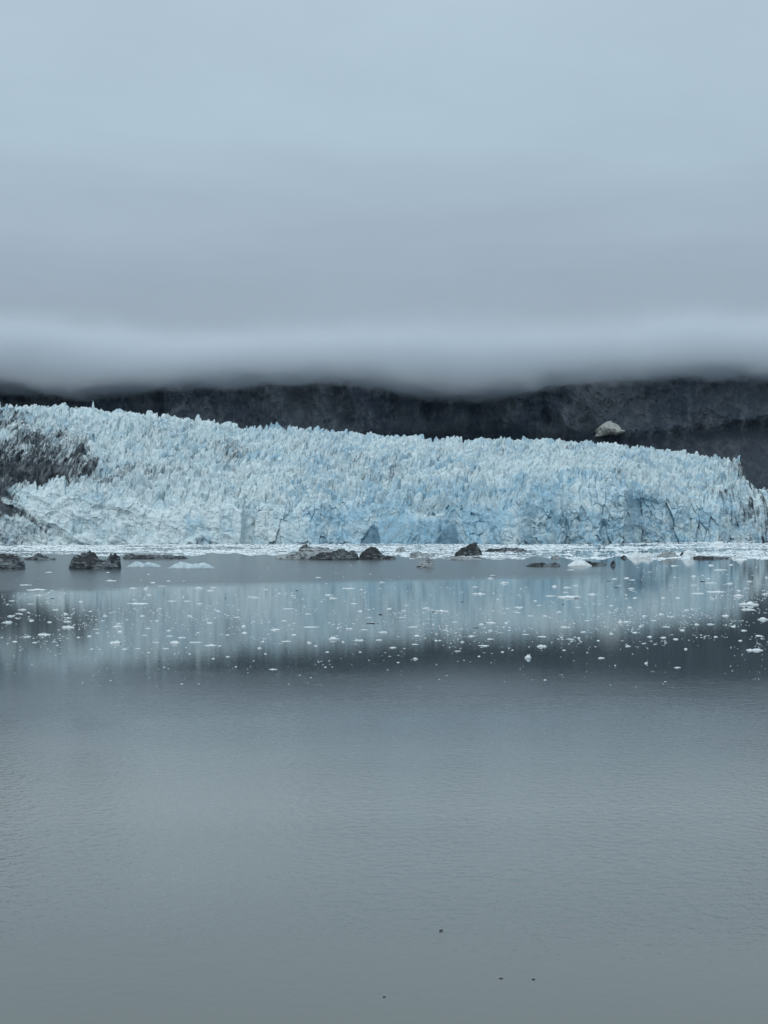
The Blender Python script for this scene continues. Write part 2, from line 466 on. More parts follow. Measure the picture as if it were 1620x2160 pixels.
    dirt = dirt+.5*cave3*sstep(.35, .6, fbm(PX/14, PY/10, 12, 3))
    faint = (.22*sstep(.45, .7, fbm(X0/70, y0/60, 19, 4))+.3*sstep(.56, .74, fbm((X0-(z0+Sz)*.35)/2.2, (z0+Sz)/16, 29, 3))*sstep(.35, .6, fbm(X0/50, y0/40, 39, 3)))*plat_w
    faint = faint+.32*sstep(.58, .76, fbm((X0-Z*.2)/2.4, Z/14, 49, 3))*sstep(.4, .62, fbm(X0/45, Z/30, 69, 3))*wall_w
    dirt = dirt+faint
    dirt = dirt*(1-caves)
    blue = .15+.5*sstep(560, 820, PX+160*(fbm(X0/60, PY/40, 16, 3)-.5))*sstep(1000, 1090, PY+130*(fbm(X0/45, PY/50, 17, 3)-.5))*(1-.7*sstep(1440, 1600, PX))+.55*(fbm(X0/40, Z/40+y0/80, 15, 3)-.5)
    blue = blue+.35*pillar-.1*(1-sstep(300, 600, PX))
    # every block has its own age: cracked open lately or weathered white
    blue = blue+.5*(np.where(mixm > .5, b1, id1)-.5)*plat_w+.3*(q2-.5)*wall_w+.25*(np.where(T > 1, id2, fid2)-.5)
    dirt = dirt+.12*(np.where(T > 1, id2, fid2)-.5)
    V = np.stack([x1, y1, z1], -1).reshape(-1, 3)
    nu, nv = PX.shape
    Q = grid_faces(nu, nv)
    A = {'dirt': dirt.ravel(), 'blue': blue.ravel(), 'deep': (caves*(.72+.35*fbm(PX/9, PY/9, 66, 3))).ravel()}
    fq = Q[:, 0]
    cv1 = (cave1.ravel()[fq] > .5) & (T.ravel()[fq] < .9)
    cv2 = (cave2.ravel()[fq] > .5) & (T.ravel()[fq] < .9)
    mor = ((core+.25*halo).ravel()[fq] > .42) & (T.ravel()[fq] > 1)
    wall = (T.ravel()[fq] < 1) & ~cv1 & ~cv2
    field = (T.ravel()[fq] >= 1) & ~mor
    root = bpy.data.objects.new('glacier', None); COL.objects.link(root); root.location = (0, 1200, 0)
    tag(root, 'wide blue-white tidewater glacier with jagged seracs ending in an ice cliff at the water', 'glacier')
    V = V-np.array([0, 1200, 0])
    for nm, mk, lb in (('calving_face', wall, None), ('serac_field', field, None),
                       ('moraine_band', mor, 'dark debris-covered ice on the left of the glacier'),
                       ('ice_cave', cv1, 'dark blue hollow left of the smooth ice pillars'), ('ice_cave', cv2, 'dark blue hollow right of the smooth ice pillars')):
        o = link(nm, submesh(nm, V, Q, mk, M_ICE, A), root)
        if lb: o['label'] = lb
build_glacier()

# ------------------------------------------------------------------ mountain wall behind
def mountain_R(PX, PY):
    # distance of the slope seen at a pixel: scree at the foot, cliff above
    foot = interp(PX, [(-900, 2050), (900, 2040), (1300, 1980), (1600, 1880), (2500, 1760)])
    cliffy = interp(PX, [(-900, 930), (600, 925), (900, 905), (1150, 905), (1330, 925), (1500, 905), (1620, 890), (2500, 880)])
    s = np.clip((1090-PY)/(1090-cliffy), 0, 1); c = np.clip((cliffy-PY)/200, 0, 1.5)
    return foot+190*s+130*c, sstep(-14, 14, PY-cliffy)

def mountain_surface(PX, PY):
    R, tal = mountain_R(PX, PY+26*(fbm(PX/90, PX*0+1, 6, 4)-.5))
    Z = CAMZ+(HY-PY)/F*R
    X = (PX-CX)/F*R
    rib = ridged(X/150+.25*(Z/90), Z/260, 14, 4)
    gul = ridged((X+Z*.35)/52, Z/190, 24, 4)
    crag = fbm(X/24, Z/30, 34, 5, .6)
    fine = fbm(X/6, Z/8, 44, 3, .6)
    led = ridged(X/140, (Z+.35*X*np.sin(X/300))/34, 54, 3)
    cl = 1-tal
    D = cl*(70*(rib-.5)+52*(gul-.5)+34*(crag-.5)+6*(fine-.5)+12*(led-.5))+tal*(18*(crag-.5)+6*(fine-.5)+26*(gul-.5))
    R = R-D          # the slope moves along the line of sight's ground distance: keep its height
    return X, R, Z, tal

def build_mountain():
    px = np.concatenate([np.linspace(-1100, -20, 160, endpoint=False), np.linspace(-20, 1640, 900, endpoint=False), np.linspace(1640, 2700, 160)])
    py = np.linspace(1096, 774, 260)
    PX, PY = np.meshgrid(px, py, indexing='ij')
    X, Y, Z, tal = mountain_surface(PX, PY)
    V = np.stack([X, Y, Z], -1).reshape(-1, 3)
    me = mesh_np('mountain', V, grid_faces(*PX.shape)[:, ::-1], M_ROCK, {'talus': tal.ravel()}, False)
    o = link('mountain', me); o['kind'] = 'structure'

    # old snow lying in a hollow of the slope
    poly = [(1256, 907), (1262, 902), (1270, 895), (1280, 889), (1291, 886.5), (1290, 890), (1300, 893.5), (1305, 897), (1308, 900), (1311, 906), (1320, 907.5),
            (1317, 912), (1305, 913.5), (1290, 913), (1278, 917), (1265, 920), (1255, 921), (1259, 914), (1262, 908)]
    gx = np.linspace(1253, 1322, 139); gy = np.linspace(884, 923, 79)
    GX, GY = np.meshgrid(gx, gy, indexing='ij')
    ins = np.zeros(GX.shape, bool); dist = np.full(GX.shape, 1e9)
    n = len(poly)
    for i in range(n):
        (xa, ya), (xb, yb) = poly[i], poly[(i+1) % n]
        if ya != yb:
            ins ^= ((ya > GY) != (yb > GY)) & (GX < (xb-xa)*(GY-ya)/(yb-ya)+xa)
        tt = np.clip(((GX-xa)*(xb-xa)+(GY-ya)*(yb-ya))/((xb-xa)**2+(yb-ya)**2), 0, 1)
        dist = np.minimum(dist, np.hypot(GX-xa-tt*(xb-xa), GY-ya-tt*(yb-ya)))
    X2, Y2, Z2, _ = mountain_surface(GX, GY)
    th = np.where(ins, 4+2.2*np.sqrt(dist)+2*fbm(GX/5, GY/4, 3, 3)+4*fbm((GX+GY)/9, (GX-GY)/30, 5, 3), 0)
    Yv = Y2-th-4
    k2 = Yv/F; Xv = (GX-CX)*k2; Zv = CAMZ+(HY-GY)*k2
    V = np.stack([Xv, Yv, Zv], -1).reshape(-1, 3)
    back = V+np.array([0, 26, -3])
    Q = grid_faces(*GX.shape)
    keep = ins.ravel()[Q].all(1)
    q = Q[keep][:, ::-1]
    # rim
    from collections import Counter
    ec = Counter(); 
    for f in q:
        for k in range(4):
            a, b = int(f[k]), int(f[(k+1) % 4]); ec[(a, b)] += 1
    rim = [(b, a, a+len(V), b+len(V)) for (a, b) in ec if (b, a) not in ec]
    allq = np.concatenate([q, np.array(rim)])
    u, inv = np.unique(allq, return_inverse=True)
    VV = np.concatenate([V, back])[u]
    base = VV.mean(0); 
    o = link('snow_patch', mesh_np('snow_patch', VV-base, inv.reshape(allq.shape), M_SNOW, None, True), None, tuple(base))
    tag(o, 'lone greyish white patch of old snow on the dark slope above the glacier', 'snow patch')
build_mountain()

# ------------------------------------------------------------------ low cloud hiding the cliff tops
def build_cloud():
    x0, x1, y0, y1, z0, z1 = -1000, 1000, 1880, 2380, 160, 400
    V = [(x, y, z) for x in (x0, x1) for y in (y0, y1) for z in (z0, z1)]
    Q = [(0, 1, 3, 2), (4, 6, 7, 5), (0, 4, 5, 1), (2, 3, 7, 6), (0, 2, 6, 4), (1, 5, 7, 3)]
    zlo = 150.
    R = 2180.
    line = [(-900, 812), (0, 806), (60, 812), (140, 826), (200, 822), (300, 806), (420, 800), (560, 797), (680, 788), (780, 796), (870, 818), (1000, 828), (1080, 822), (1180, 804), (1330, 796), (1420, 796), (1540, 806), (1620, 808), (2500, 806)]
    pts = []
    for a, py in line:
        X = (a-CX)/F*R; z = CAMZ+(HY-py)/F*R
        u = (X+1000)/2000
        if -.01 < u < 1.01: pts.append((min(max(u, 0), 1), (z-zlo)/100))
    pts = [(0, pts[0][1])]+pts+[(1, pts[-1][1])]
    o = link('cloud', mesh_np('cloud', V, Q, cloud_material(pts, zlo)))
    o['kind'] = 'stuff'
build_cloud()

# ------------------------------------------------------------------ icebergs
def iceberg(name, label, cat, x0, x1, yb, prof, m, seed, depth=.55, rough=1., group=None, smooth=False):
    """prof: silhouette heights in photo pixels along the berg; depth: front-to-back size over length"""
    xa, d = at(x0, yb); xb, _ = at(x1, yb)
    k = d/F
    L = xb-xa; D = max(L*depth, 1.2)*.5
    nu = int(min(130, max(30, (x1-x0)*1.3))); nv = 34
    u = np.linspace(0, 1, nu); v = np.linspace(-1, 1, nv)
    U, Vv = np.meshgrid(u, v, indexing='ij')
    H = np.interp(U, [p[0] for p in prof], [p[1] for p in prof])*k
    hm = max(p[1] for p in prof)*k
    rg = np.random.RandomState(seed)
    sx, sy = rg.rand(2)*50
    plan = (np.clip(1-np.abs(2*U-1)**3.5, 0.02, 1))**.5*(.75+.5*fbm(U*5+sx, U*0+sy, seed, 3))
    ridge = .55*(vnoise(U*3.2+sx, U*0+3, seed+5)-.5)
    c = np.clip(1-np.abs((Vv-ridge)/np.where(Vv > ridge, 1-ridge, 1+ridge)), 0, 1)
    cross = np.clip(c*1.9, 0, 1)**.75
    Xl = (U-.5)*L; Yl = Vv*D*plan
    s = max(hm, .25)
    pn, _ = pyramids(Xl/(s*1.1)+sx, Yl/(s*1.1)+sy, seed+9, 1.1, .5)
    p2, _ = pyramids(Xl/(s*.45)+sx, Yl/(s*.45)+sy, seed+19, 1.1, .5)
    nz = (.28*(pn-.46)+.16*(p2-.42)+.22*(fbm(Xl/(s*.25)+sx, Yl/(s*.3)+sy, seed, 3)-.5))*rough
    # horizontal ledges from the ice's layering
    Zl = H*cross*(1+nz)
    ledge = s*.16; Zq = np.floor(Zl/ledge+.5*fbm(Xl/s, Yl/s, seed+3, 2))*ledge
    Zl = Zl*.6+Zq*.4
    under = -s*.35-.2
    Zl = np.where(c <= 0.001, under, np.maximum(Zl-.02*s, under))
    Xl = Xl+.10*s*(fbm(Zl/s*3+sx, Yl/s+sy, seed+31, 3)-.5)*rough
    Yl = Yl+.22*s*(fbm(Xl/s*2+sx, Zl/s*3+sy, seed+37, 3)-.5)*rough
    Zl[0, :] = under; Zl[-1, :] = under
    Vx = np.stack([Xl, Yl, Zl], -1).reshape(-1, 3)
    o = link(name, mesh_np(name, Vx, grid_faces(nu, nv), m, None, smooth), None, ((xa+xb)/2, d+D*.6, 0))
    return tag(o, label, cat, group)

BERGS = [
 ('iceberg', 'dark flat-topped iceberg with a pale broken end, cut by the left frame edge', -75, 49, 1201, [(0, 10), (.2, 24), (.5, 30), (.75, 29), (.88, 25), (.95, 18), (1, 4)], M_DARK, 11, .5),
 ('iceberg', 'small low black iceberg with a pointed hump and a thin tail', 46, 117, 1181, [(0, 0), (.12, 4), (.3, 7), (.45, 13), (.58, 10), (.75, 5), (.85, 3), (.93, 5), (1, 1)], M_DARK, 12, .4),
 ('iceberg', 'big black iceberg with a tall left lump, a sagging waist and a square right block', 143, 253, 1201, [(0, 8), (.05, 20), (.12, 34), (.2, 37), (.3, 43), (.42, 40), (.5, 32), (.56, 24), (.66, 20), (.74, 25), (.79, 35), (.9, 37), (.98, 33), (1, 20)], M_DARK, 13, .45),
 ('iceberg', 'long low black iceberg with a knob at its left end', 256, 398, 1179, [(0, 3), (.06, 9), (.12, 13), (.18, 8), (.35, 9), (.5, 8), (.66, 7), (.72, 9), (.8, 6), (.88, 7), (.95, 3), (1, 0)], M_DARK, 14, .28),
 ('iceberg', 'pale blue low iceberg peaked near its left end', 266, 340, 1196, [(0, 1), (.12, 6), (.24, 13), (.34, 11), (.48, 7), (.62, 10), (.78, 7), (.9, 5), (1, 1)], M_BLUE, 15, .4),
 ('iceberg', 'pale blue wide iceberg with two low humps', 353, 452, 1199, [(0, 1), (.1, 6), (.25, 14), (.35, 13), (.5, 8), (.66, 11), (.8, 12), (.9, 7), (1, 1)], M_BLUE, 16, .35),
 ('iceberg', 'pale grey blocky iceberg with a low shelf reaching out on its left', 578, 712, 1179, [(0, 2), (.05, 8), (.2, 11), (.36, 13), (.41, 27), (.5, 31), (.65, 27), (.8, 22), (.92, 18), (1, 6)], M_GREY, 17, .4),
 ('iceberg', 'black rugged iceberg leaning against the pale grey blocky one', 648, 757, 1181, [(0, 3), (.08, 9), (.25, 14), (.45, 18), (.6, 21), (.72, 24), (.8, 18), (.87, 22), (.93, 19), (1, 5)], M_DARK, 18, .4),
 ('iceberg', 'pyramid-shaped black iceberg with pale ledges', 756, 818, 1180, [(0, 3), (.05, 14), (.15, 22), (.3, 25), (.45, 28), (.6, 24), (.75, 15), (.88, 9), (1, 3)], M_TILT, 19, .6),
 ('iceberg', 'low row of dark knobs trailing off the pyramid-shaped black iceberg', 811, 837, 1180, [(0, 5), (.2, 9), (.4, 7), (.6, 8), (.8, 6), (1, 1)], M_DARK, 20, .5),
 ('iceberg', 'small white iceberg with a dark flank in the brash ice', 834, 858, 1163, [(0, 1), (.2, 6), (.4, 9), (.6, 10), (.8, 5), (1, 1)], M_GREY, 21, .6),
 ('iceberg', 'small light blue iceberg shaped like a shark fin', 866, 889, 1161, [(0, 2), (.2, 5), (.4, 7), (.6, 13), (.8, 14), (.95, 10), (1, 3)], M_BLUE, 22, .6),
 ('iceberg', 'flat brownish grey iceberg low in the water', 863, 922, 1175, [(0, 2), (.08, 9), (.3, 10), (.5, 9), (.7, 6), (.9, 5), (1, 1)], M_GREY, 23, .4),
 ('iceberg', 'small dirty grey iceberg with a black knob on top, in the calm grey water', 878, 918, 1197, [(0, 2), (.12, 9), (.3, 15), (.45, 18), (.55, 19), (.62, 26), (.7, 19), (.85, 14), (.95, 8), (1, 2)], M_GREY, 24, .6),
 ('iceberg', 'black tilted iceberg with slanting stripes and a sharp top', 958, 1018, 1173, [(0, 4), (.06, 10), (.25, 18), (.5, 23), (.68, 28), (.78, 26), (.9, 17), (1, 5)], M_TILT, 25, .6),
 ('iceberg', 'flat dirty white shelf of ice in front of the tilted striped iceberg', 934, 1017, 1181, [(0, 1), (.15, 4), (.4, 7), (.6, 6), (.8, 5), (1, 1)], M_GREY, 26, .25),
 ('iceberg', 'long flat dark floe lying alone in the white brash ice', 1024, 1113, 1163, [(0, 2), (.1, 6), (.3, 5), (.5, 7), (.75, 7), (.9, 6), (1, 1)], M_DARK, 27, .3),
 ('iceberg', 'thin black ragged floe with a gap between its two halves', 1109, 1184, 1195, [(0, 1), (.15, 6), (.35, 8), (.52, 8), (.62, 3), (.7, 6), (.85, 8), (.95, 5), (1, 1)], M_DARK, 28, .3),
 ('iceberg', 'grey lump of dirty ice at the edge of the brash ice', 1162, 1182, 1178, [(0, 2), (.3, 7), (.6, 8), (1, 2)], M_GREY, 29, .6),
 ('iceberg', 'bright white domed floe beside a dark ragged tail', 1198, 1250, 1194, [(0, 2), (.2, 8), (.45, 12), (.65, 11), (.85, 6), (1, 1)], M_FLOE, 30, .5),
 ('iceberg', 'dark ragged tail of debris ice touching the white domed floe', 1236, 1282, 1192, [(0, 9), (.15, 10), (.35, 6), (.6, 6), (.8, 4), (1, 1)], M_DARK, 31, .3),
 ('iceberg', 'single small black knob of ice standing in calm water', 1288, 1299, 1193, [(0, 4), (.3, 10), (.6, 12), (1, 4)], M_DARK, 32, .8),
 ('iceberg', 'black lump at the left end of the white ice raft', 1309, 1324, 1177, [(0, 2), (.4, 6), (.7, 5), (1, 1)], M_DARK, 33, .6),
 ('iceberg', 'low white floe in the raft, next to the black lump', 1325, 1382, 1177, [(0, 1), (.15, 7), (.3, 13), (.5, 8), (.75, 12), (.9, 8), (1, 1)], M_FLOE, 34, .4),
 ('iceberg', 'white floe sprinkled with dark debris in the middle of the raft', 1386, 1432, 1176, [(0, 3), (.3, 11), (.5, 14), (.75, 11), (1, 4)], M_GREY, 35, .5),
 ('iceberg', 'rounded white boulder of ice, tallest in the raft', 1440, 1470, 1177, [(0, 5), (.2, 14), (.5, 17), (.75, 15), (1, 4)], M_FLOE, 36, .7),
 ('iceberg', 'small black lump against the rounded white boulder of ice', 1435, 1444, 1172, [(0, 3), (.5, 9), (1, 3)], M_DARK, 37, .8),
 ('iceberg', 'long black strip of dirty ice right of the rounded white boulder', 1463, 1546, 1178, [(0, 3), (.15, 6), (.4, 5), (.7, 4), (.9, 3), (1, 1)], M_DARK, 38, .2),
 ('iceberg', 'small white hummock of ice right of the long black strip', 1550, 1574, 1178, [(0, 2), (.3, 9), (.6, 11), (1, 2)], M_FLOE, 39, .6),
 ('iceberg', 'white mound of ice against the foot of the glacier', 1497, 1534, 1149, [(0, 1), (.3, 6), (.5, 8), (.75, 6), (1, 1)], M_FLOE, 40, .5),
]
for nm, lb, x0, x1, yb, pr, m, sd, dp in BERGS:
    iceberg(nm, lb, 'iceberg', x0, x1, yb, pr, m, sd, dp)

# ------------------------------------------------------------------ brash ice and floes
def chunk_arrays(rg, n=9, flat=False):
    """a jagged lump of unit width (x, y in +-.5, z 0..1) as verts and quads/tris"""
    rings = ((1.0, -.5), (1.0, .06), (.86, .42), (.55, .8)) if not flat else ((1.0, -.5), (1.0, .35), (.93, .75), (.6, .9))
    vs = []; fs = []
    ph = rg.random()*6.28
    rad = [.5*(.62+.38*rg.random()) for _ in range(n)]
    pk = [(.35+.75*rg.random()) for _ in range(n)]
    ox, oy = (rg.random()-.5)*.4, (rg.random()-.5)*.4
    for ri, (s, z) in enumerate(rings):
        for i in range(n):
            a = ph+6.283*(i+.5*(rg.random()-.5))/n
            zz = z if ri == 0 else z*(pk[i] if not flat else .6+.4*pk[i])*(.8+.4*rg.random())
            k = (1-s)
            vs.append((math.cos(a)*rad[i]*s*1.1+ox*k, math.sin(a)*rad[i]*s*1.1+oy*k, zz))
    for r in range(len(rings)-1):
        for i in range(n):
            j = (i+1) % n
            fs.append((r*n+i, r*n+j, (r+1)*n+j, (r+1)*n+i))
    top = len(vs); vs.append((ox*.9, oy*.9, 1.0 if not flat else .85))
    b = (len(rings)-1)*n
    for i in range(n):
        fs.append((b+i, b+(i+1) % n, top, top))
    return np.array(vs), fs

def pile_arrays(rg, n=5):
    """several lumps grown together: the ragged outline of a melting floe"""
    V = []; Fc = []; o = 0
    parts = [(0, 0, 1, .45)]+[((rg.random()-.5)*.8, (rg.random()-.5)*.5, .2+.35*rg.random(), .4+.6*rg.random()) for _ in range(n)]
    for i, (x, y, s, h) in enumerate(parts):
        v, f = chunk_arrays(rg, 9 if i == 0 else 7, flat=(i == 0))
        v = v*np.array([s, s, h])+np.array([x*(1-s), y*(1-s), 0])
        V.append(v); Fc += [tuple(a+o for a in q) for q in f]; o += len(v)
    return np.concatenate(V), Fc

def py_mesh(name, V, Fc, m):
    me = bpy.data.meshes.new(name)
    me.from_pydata([tuple(v) for v in V], [], [tuple(dict.fromkeys(f)) for f in Fc])
    me.materials.append(m); me.update()
    return me

RG = random.Random(21)
LUMPS = [chunk_arrays(RG, RG.choice((8, 9, 10, 11))) for _ in range(8)]
PLATES = [pile_arrays(RG, RG.choice((2, 3, 4))) for _ in range(8)]
PILES = [pile_arrays(RG, RG.choice((5, 6, 7, 8))) for _ in range(8)]
MESH = {}
for kind, lst in (('lump', LUMPS), ('plate', PLATES), ('pile', PILES)):
    for dk, m in (('w', M_FLOE), ('d', M_DARK)):
        MESH[kind, dk] = [py_mesh('floe', v, f, m) for v, f in lst]

def floe(px, py, w, h, dark=False, kind=None, rg=RG):
    x, y = at(px, py); k = y/F
    W = w*k
    if kind is None:
        r = h/w
        kind = 'plate' if r < .2 else ('pile' if w > 14 else 'lump')
    dep = W*(.5+.3*rg.random())
    H = max((h-.5*dep/y*CAMZ/k)*.72, 1.0)*k*(1.15 if kind != 'plate' else 1.5)*(.6 if dark else 1)
    o = link('ice_floe', rg.choice(MESH[kind, 'd' if dark else 'w']), None, (x, y+dep*.5, 0))
    o.scale = (W*.87, dep, H*.72); o.rotation_euler = (0, 0, (rg.random()-.5)*.5+(math.pi if rg.random() < .5 else 0))
    return o

# floes one can tell apart: pixel, waterline row, width, height, label, short name for its neighbours
NOTED = [
 (703, 1350, 31, 16, 'white pyramid-shaped chunk of ice, tallest floe left of the centre line', 'the white pyramid-shaped chunk'),
 (1115, 1389, 20, 17, 'white chunk of ice with spiky knobs on top in the dark water', 'the spiky white chunk'),
 (1595, 1373, 42, 9, 'thick flat white floe alone in dark water by the right frame edge', 'the thick flat floe by the right edge'),
 (1582, 1277, 52, 15, 'widest bluish white slab of ice among the dense floes on the right', 'the wide bluish slab'),
 (1580, 1287, 36, 8, 'bright white flat floe directly in front of the wide bluish slab', 'the flat floe before the bluish slab'),
 (1612, 1308, 26, 11, 'white floe cut by the right frame edge in the dense ice', 'the floe cut by the right edge'),
 (1205, 1262, 66, 11, 'long ragged white floe with many small humps in the glacier reflection', 'the long ragged floe'),
 (1251, 1255, 27, 6, 'white floe with a flat base right of the long ragged floe', 'the flat-based floe'),
 (932, 1291, 48, 7, 'long bumpy white floe in the middle of the glacier reflection', 'the long bumpy floe'),
 (287, 1275, 66, 5, 'long straight bar of white ice like a floating log', 'the white ice bar'),
 (1515, 1250, 58, 5, 'longest thin white floe before the brown reflections on the right', 'the longest thin floe on the right'),
 (1560, 1258, 28, 9, 'rounded white floe at the right end of the longest thin floe', 'the rounded floe'),
 (1522, 1203, 32, 5, 'flat white plate of ice in calm water below the black strip', 'the plate below the black strip'),
 (1502, 1231, 32, 5, 'dirty beige floe with a black lump at its left end', 'the dirty beige floe'),
 (1065, 1231, 22, 9, 'rounded white floe with a bright top on the edge of the calm water', 'the bright rounded floe'),
 (1010, 1254, 34, 7, 'white floe with one end raised and the other low', 'the floe with a raised end'),
 (367, 1358, 29, 12, 'white floe with a thick lower half and ragged crest on the left', 'the ragged-crested floe'),
 (443, 1363, 32, 7, 'low white floe with a lens-like outline', 'the lens-shaped floe'),
 (412, 1356, 30, 5, 'flat white floe between the ragged-crested and lens-shaped floes', 'the flat floe'),
 (242, 1358, 30, 12, 'broken pair of white lumps joined by slush', 'the broken pair of lumps'),
 (90, 1340, 36, 9, 'white floe with a spike in its middle and a long right arm', 'the spiked floe'),
 (140, 1325, 36, 11, 'wide white floe with two humps, biggest in the left cluster', 'the two-humped floe'),
 (14, 1314, 28, 8, 'bent white floe near the left frame edge', 'the bent floe'),
 (46, 1287, 25, 7, 'arched white floe in the left cluster', 'the arched floe'),
 (52, 1235, 30, 5, 'low white floe with a small peak, far left in grey calm water', 'the low peaked floe'),
 (72, 1246, 56, 5, 'long thin floe with a round knob in grey calm water', 'the knobbed thin floe'),
 (234, 1226, 30, 4, 'thin white sliver alone in the grey calm water', 'the lone sliver'),
 (280, 1242, 22, 7, 'small white floe shaped like a mushroom cap', 'the mushroom-cap floe'),
 (418, 1242, 26, 7, 'blocky white floe with a stepped top', 'the stepped floe'),
 (443, 1247, 21, 6, 'small white floe tucked in front of the stepped floe', 'the floe before the stepped one'),
 (735, 1242, 34, 4, 'two-part thin white floe at the edge of the ruffled water', 'the two-part thin floe'),
 (703, 1263, 26, 5, 'thin white floe spread out like two wings', 'the wing-shaped floe'),
 (747, 1274, 20, 4, 'faint white floe with slush around it', 'the slushy floe'),
 (580, 1330, 28, 5, 'rectangular flat white floe', 'the rectangular floe'),
 (737, 1328, 20, 9, 'crumbly white cube of melting ice', 'the crumbly cube'),
 (808, 1335, 27, 8, 'white oval floe with a domed back', 'the domed oval floe'),
 (757, 1352, 28, 7, 'white floe with a pointed crest and a flat tail', 'the pointed-crest floe'),
 (876, 1391, 15, 9, 'lone bright white lump in the dark water of the middle', 'the lone bright lump'),
 (575, 1413, 22, 4, 'lone thin white bar in the dark water, nearest of all the floes', 'the nearest thin bar'),
 (1144, 1365, 25, 9, 'white floe shaped like an upturned bowl', 'the upturned-bowl floe'),
 (1193, 1324, 28, 4, 'flat narrow white plate below the glacier reflection', 'the narrow plate'),
 (1309, 1314, 14, 9, 'knobbly white lump at the left edge of the dense floes', 'the knobbly lump'),
 (1475, 1253, 34, 6, 'white floe with a frayed outline left of the longest thin floe', 'the frayed floe'),
 (1269, 1389, 18, 5, 'small bright white wedge in the dark water', 'the bright wedge'),
 (1430, 1409, 18, 5, 'lone white oval floe in the dark water on the right', 'the lone oval on the right'),
 (1363, 1400, 9, 6, 'tiny cross-shaped white crumb in the dark water', 'the cross-shaped crumb'),
]
OTHERS = """101,1208,22,3 227,1208,10,2 307,1243,12,6 322,1230,14,4 341,1237,22,3 355,1226,12,3 450,1240,16,4 79,1257,22,4 314,1256,16,5 24,1268,18,4 64,1275,20,3 38,1295,18,4
20,1301,20,7 116,1287,16,5 137,1296,14,6 143,1304,12,4 361,1269,26,4 392,1269,28,3 420,1275,16,6 531,1260,22,4 65,1310,14,4 104,1313,14,4 140,1312,20,6 57,1344,20,7 31,1354,14,4 16,1358,5,3
72,1356,16,4 187,1343,14,4 202,1328,16,4 205,1336,12,3 247,1323,24,8 252,1334,14,6 262,1370,14,3 290,1369,16,4 311,1326,14,3 304,1341,16,3 356,1343,22,4 355,1331,12,4 383,1346,22,5 441,1315,14,4
514,1322,12,6 498,1303,24,3 480,1386,12,3 498,1407,8,3 516,1336,14,5 350,1369,16,3 463,1363,10,3 671,1219,18,4 805,1229,16,5 1040,1214,16,3 693,1256,24,4 608,1285,30,3 618,1257,18,3 1002,1239,20,5
1035,1221,16,6 899,1284,24,3 852,1289,16,6 849,1303,22,3 655,1324,46,3 768,1329,20,3 603,1354,28,4 652,1357,12,7 800,1351,20,6 829,1367,18,6 875,1360,20,3 871,1324,36,3 547,1368,12,5 965,1374,18,4
1034,1349,18,4 1021,1363,28,3 1035,1331,10,5 1035,1315,30,6 1068,1315,12,4 1015,1318,16,6 995,1343,18,6 975,1355,12,4 686,1408,8,3 555,1354,8,5 724,1355,8,5 666,1363,12,3 1205,1203,22,5 1425,1194,26,4
1501,1193,14,4 1543,1192,12,3 1170,1238,14,6 1197,1240,22,6 1215,1236,18,6 1335,1224,18,4 1322,1220,14,4 1163,1258,26,5 1194,1250,16,4 1297,1222,18,4 1332,1242,22,4 1464,1216,14,4 1466,1235,20,4
1541,1232,20,6 1582,1227,16,5 1617,1219,8,5 1449,1288,16,6 1323,1313,24,5 1405,1323,24,4 1371,1344,12,5 1400,1346,18,6 1110,1339,20,3 1144,1344,26,3 1205,1349,16,4 1221,1347,8,5 1231,1334,16,4
1325,1364,16,5 1447,1370,10,5 1185,1345,8,4 1298,1404,6,3 1239,1377,5,3 1559,1247,12,5 1616,1254,18,7 1532,1300,18,7 1500,1318,22,6 1470,1318,14,5 1548,1322,14,5 1570,1331,16,5 1440,1330,14,5 1425,1349,14,4
1380,1310,16,5 1352,1322,12,4 1360,1300,16,4 1395,1296,12,4 1418,1302,16,5 1600,1342,14,4 1510,1344,12,4 1562,1352,10,4 1340,1335,14,4 1290,1338,12,4 1262,1352,10,3 620,1340,14,4 690,1376,10,3 920,1352,10,4
880,1342,14,4 940,1330,16,4 600,1310,14,3 650,1296,20,3 780,1303,16,3 960,1313,18,3 1090,1293,26,3 1120,1300,18,3 1095,1282,26,4 1150,1300,14,3 1240,1310,16,3 1180,1292,16,4 1220,1282,18,3 1330,1282,12,4
540,1262,20,4 560,1244,12,3 590,1252,12,3 760,1290,14,4 820,1285,14,3 1130,1268,12,3 1290,1278,10,3 1340,1262,14,3 1400,1262,14,4 1430,1262,12,4 300,1300,14,3 330,1310,12,3 400,1300,14,4 460,1290,14,3 480,1340,12,3
170,1270,12,4 190,1290,10,3 220,1300,12,3 165,1345,10,3 120,1362,10,3 210,1370,8,3 330,1356,12,3 400,1380,8,3 450,1390,8,3 560,1380,8,3 760,1376,8,3 840,1398,8,3 1010,1385,8,3 1060,1376,10,3 1190,1372,10,3"""
LABELS = {}
marks = []
for px, py, w, h, lb, short in NOTED:
    o = floe(px, py, w, h); tag(o, lb, 'ice floe', 'ice floes drifting in front of the glacier')
    marks.append((px, py, w, short))
small = []
for s in OTHERS.split():
    px, py, w, h = map(int, s.split(','))
    small.append((px, py, w, h, floe(px, py, w, h)))
for px, py, w, h, o in small:
    best = min(marks, key=lambda m: math.hypot(m[0]-px, (m[1]-py)*2.5))
    dx, dy = px-best[0], py-best[1]
    far = 'near' if math.hypot(dx, dy*2.5) < 45 else 'away'
    if abs(dx) > abs(dy)*2.2: d = 'right of' if dx > 0 else 'left of'
    else: d = 'in front of' if dy > 0 else 'behind'
    shp = 'sliver' if h/w < .2 else ('flat piece' if h/w < .3 else 'crumb')
    lb = ('small white ice %s %s %s' if far == 'near' else 'small white ice %s some way %s %s') % (shp, d, best[3])
    LABELS.setdefault(lb, []).append(o)
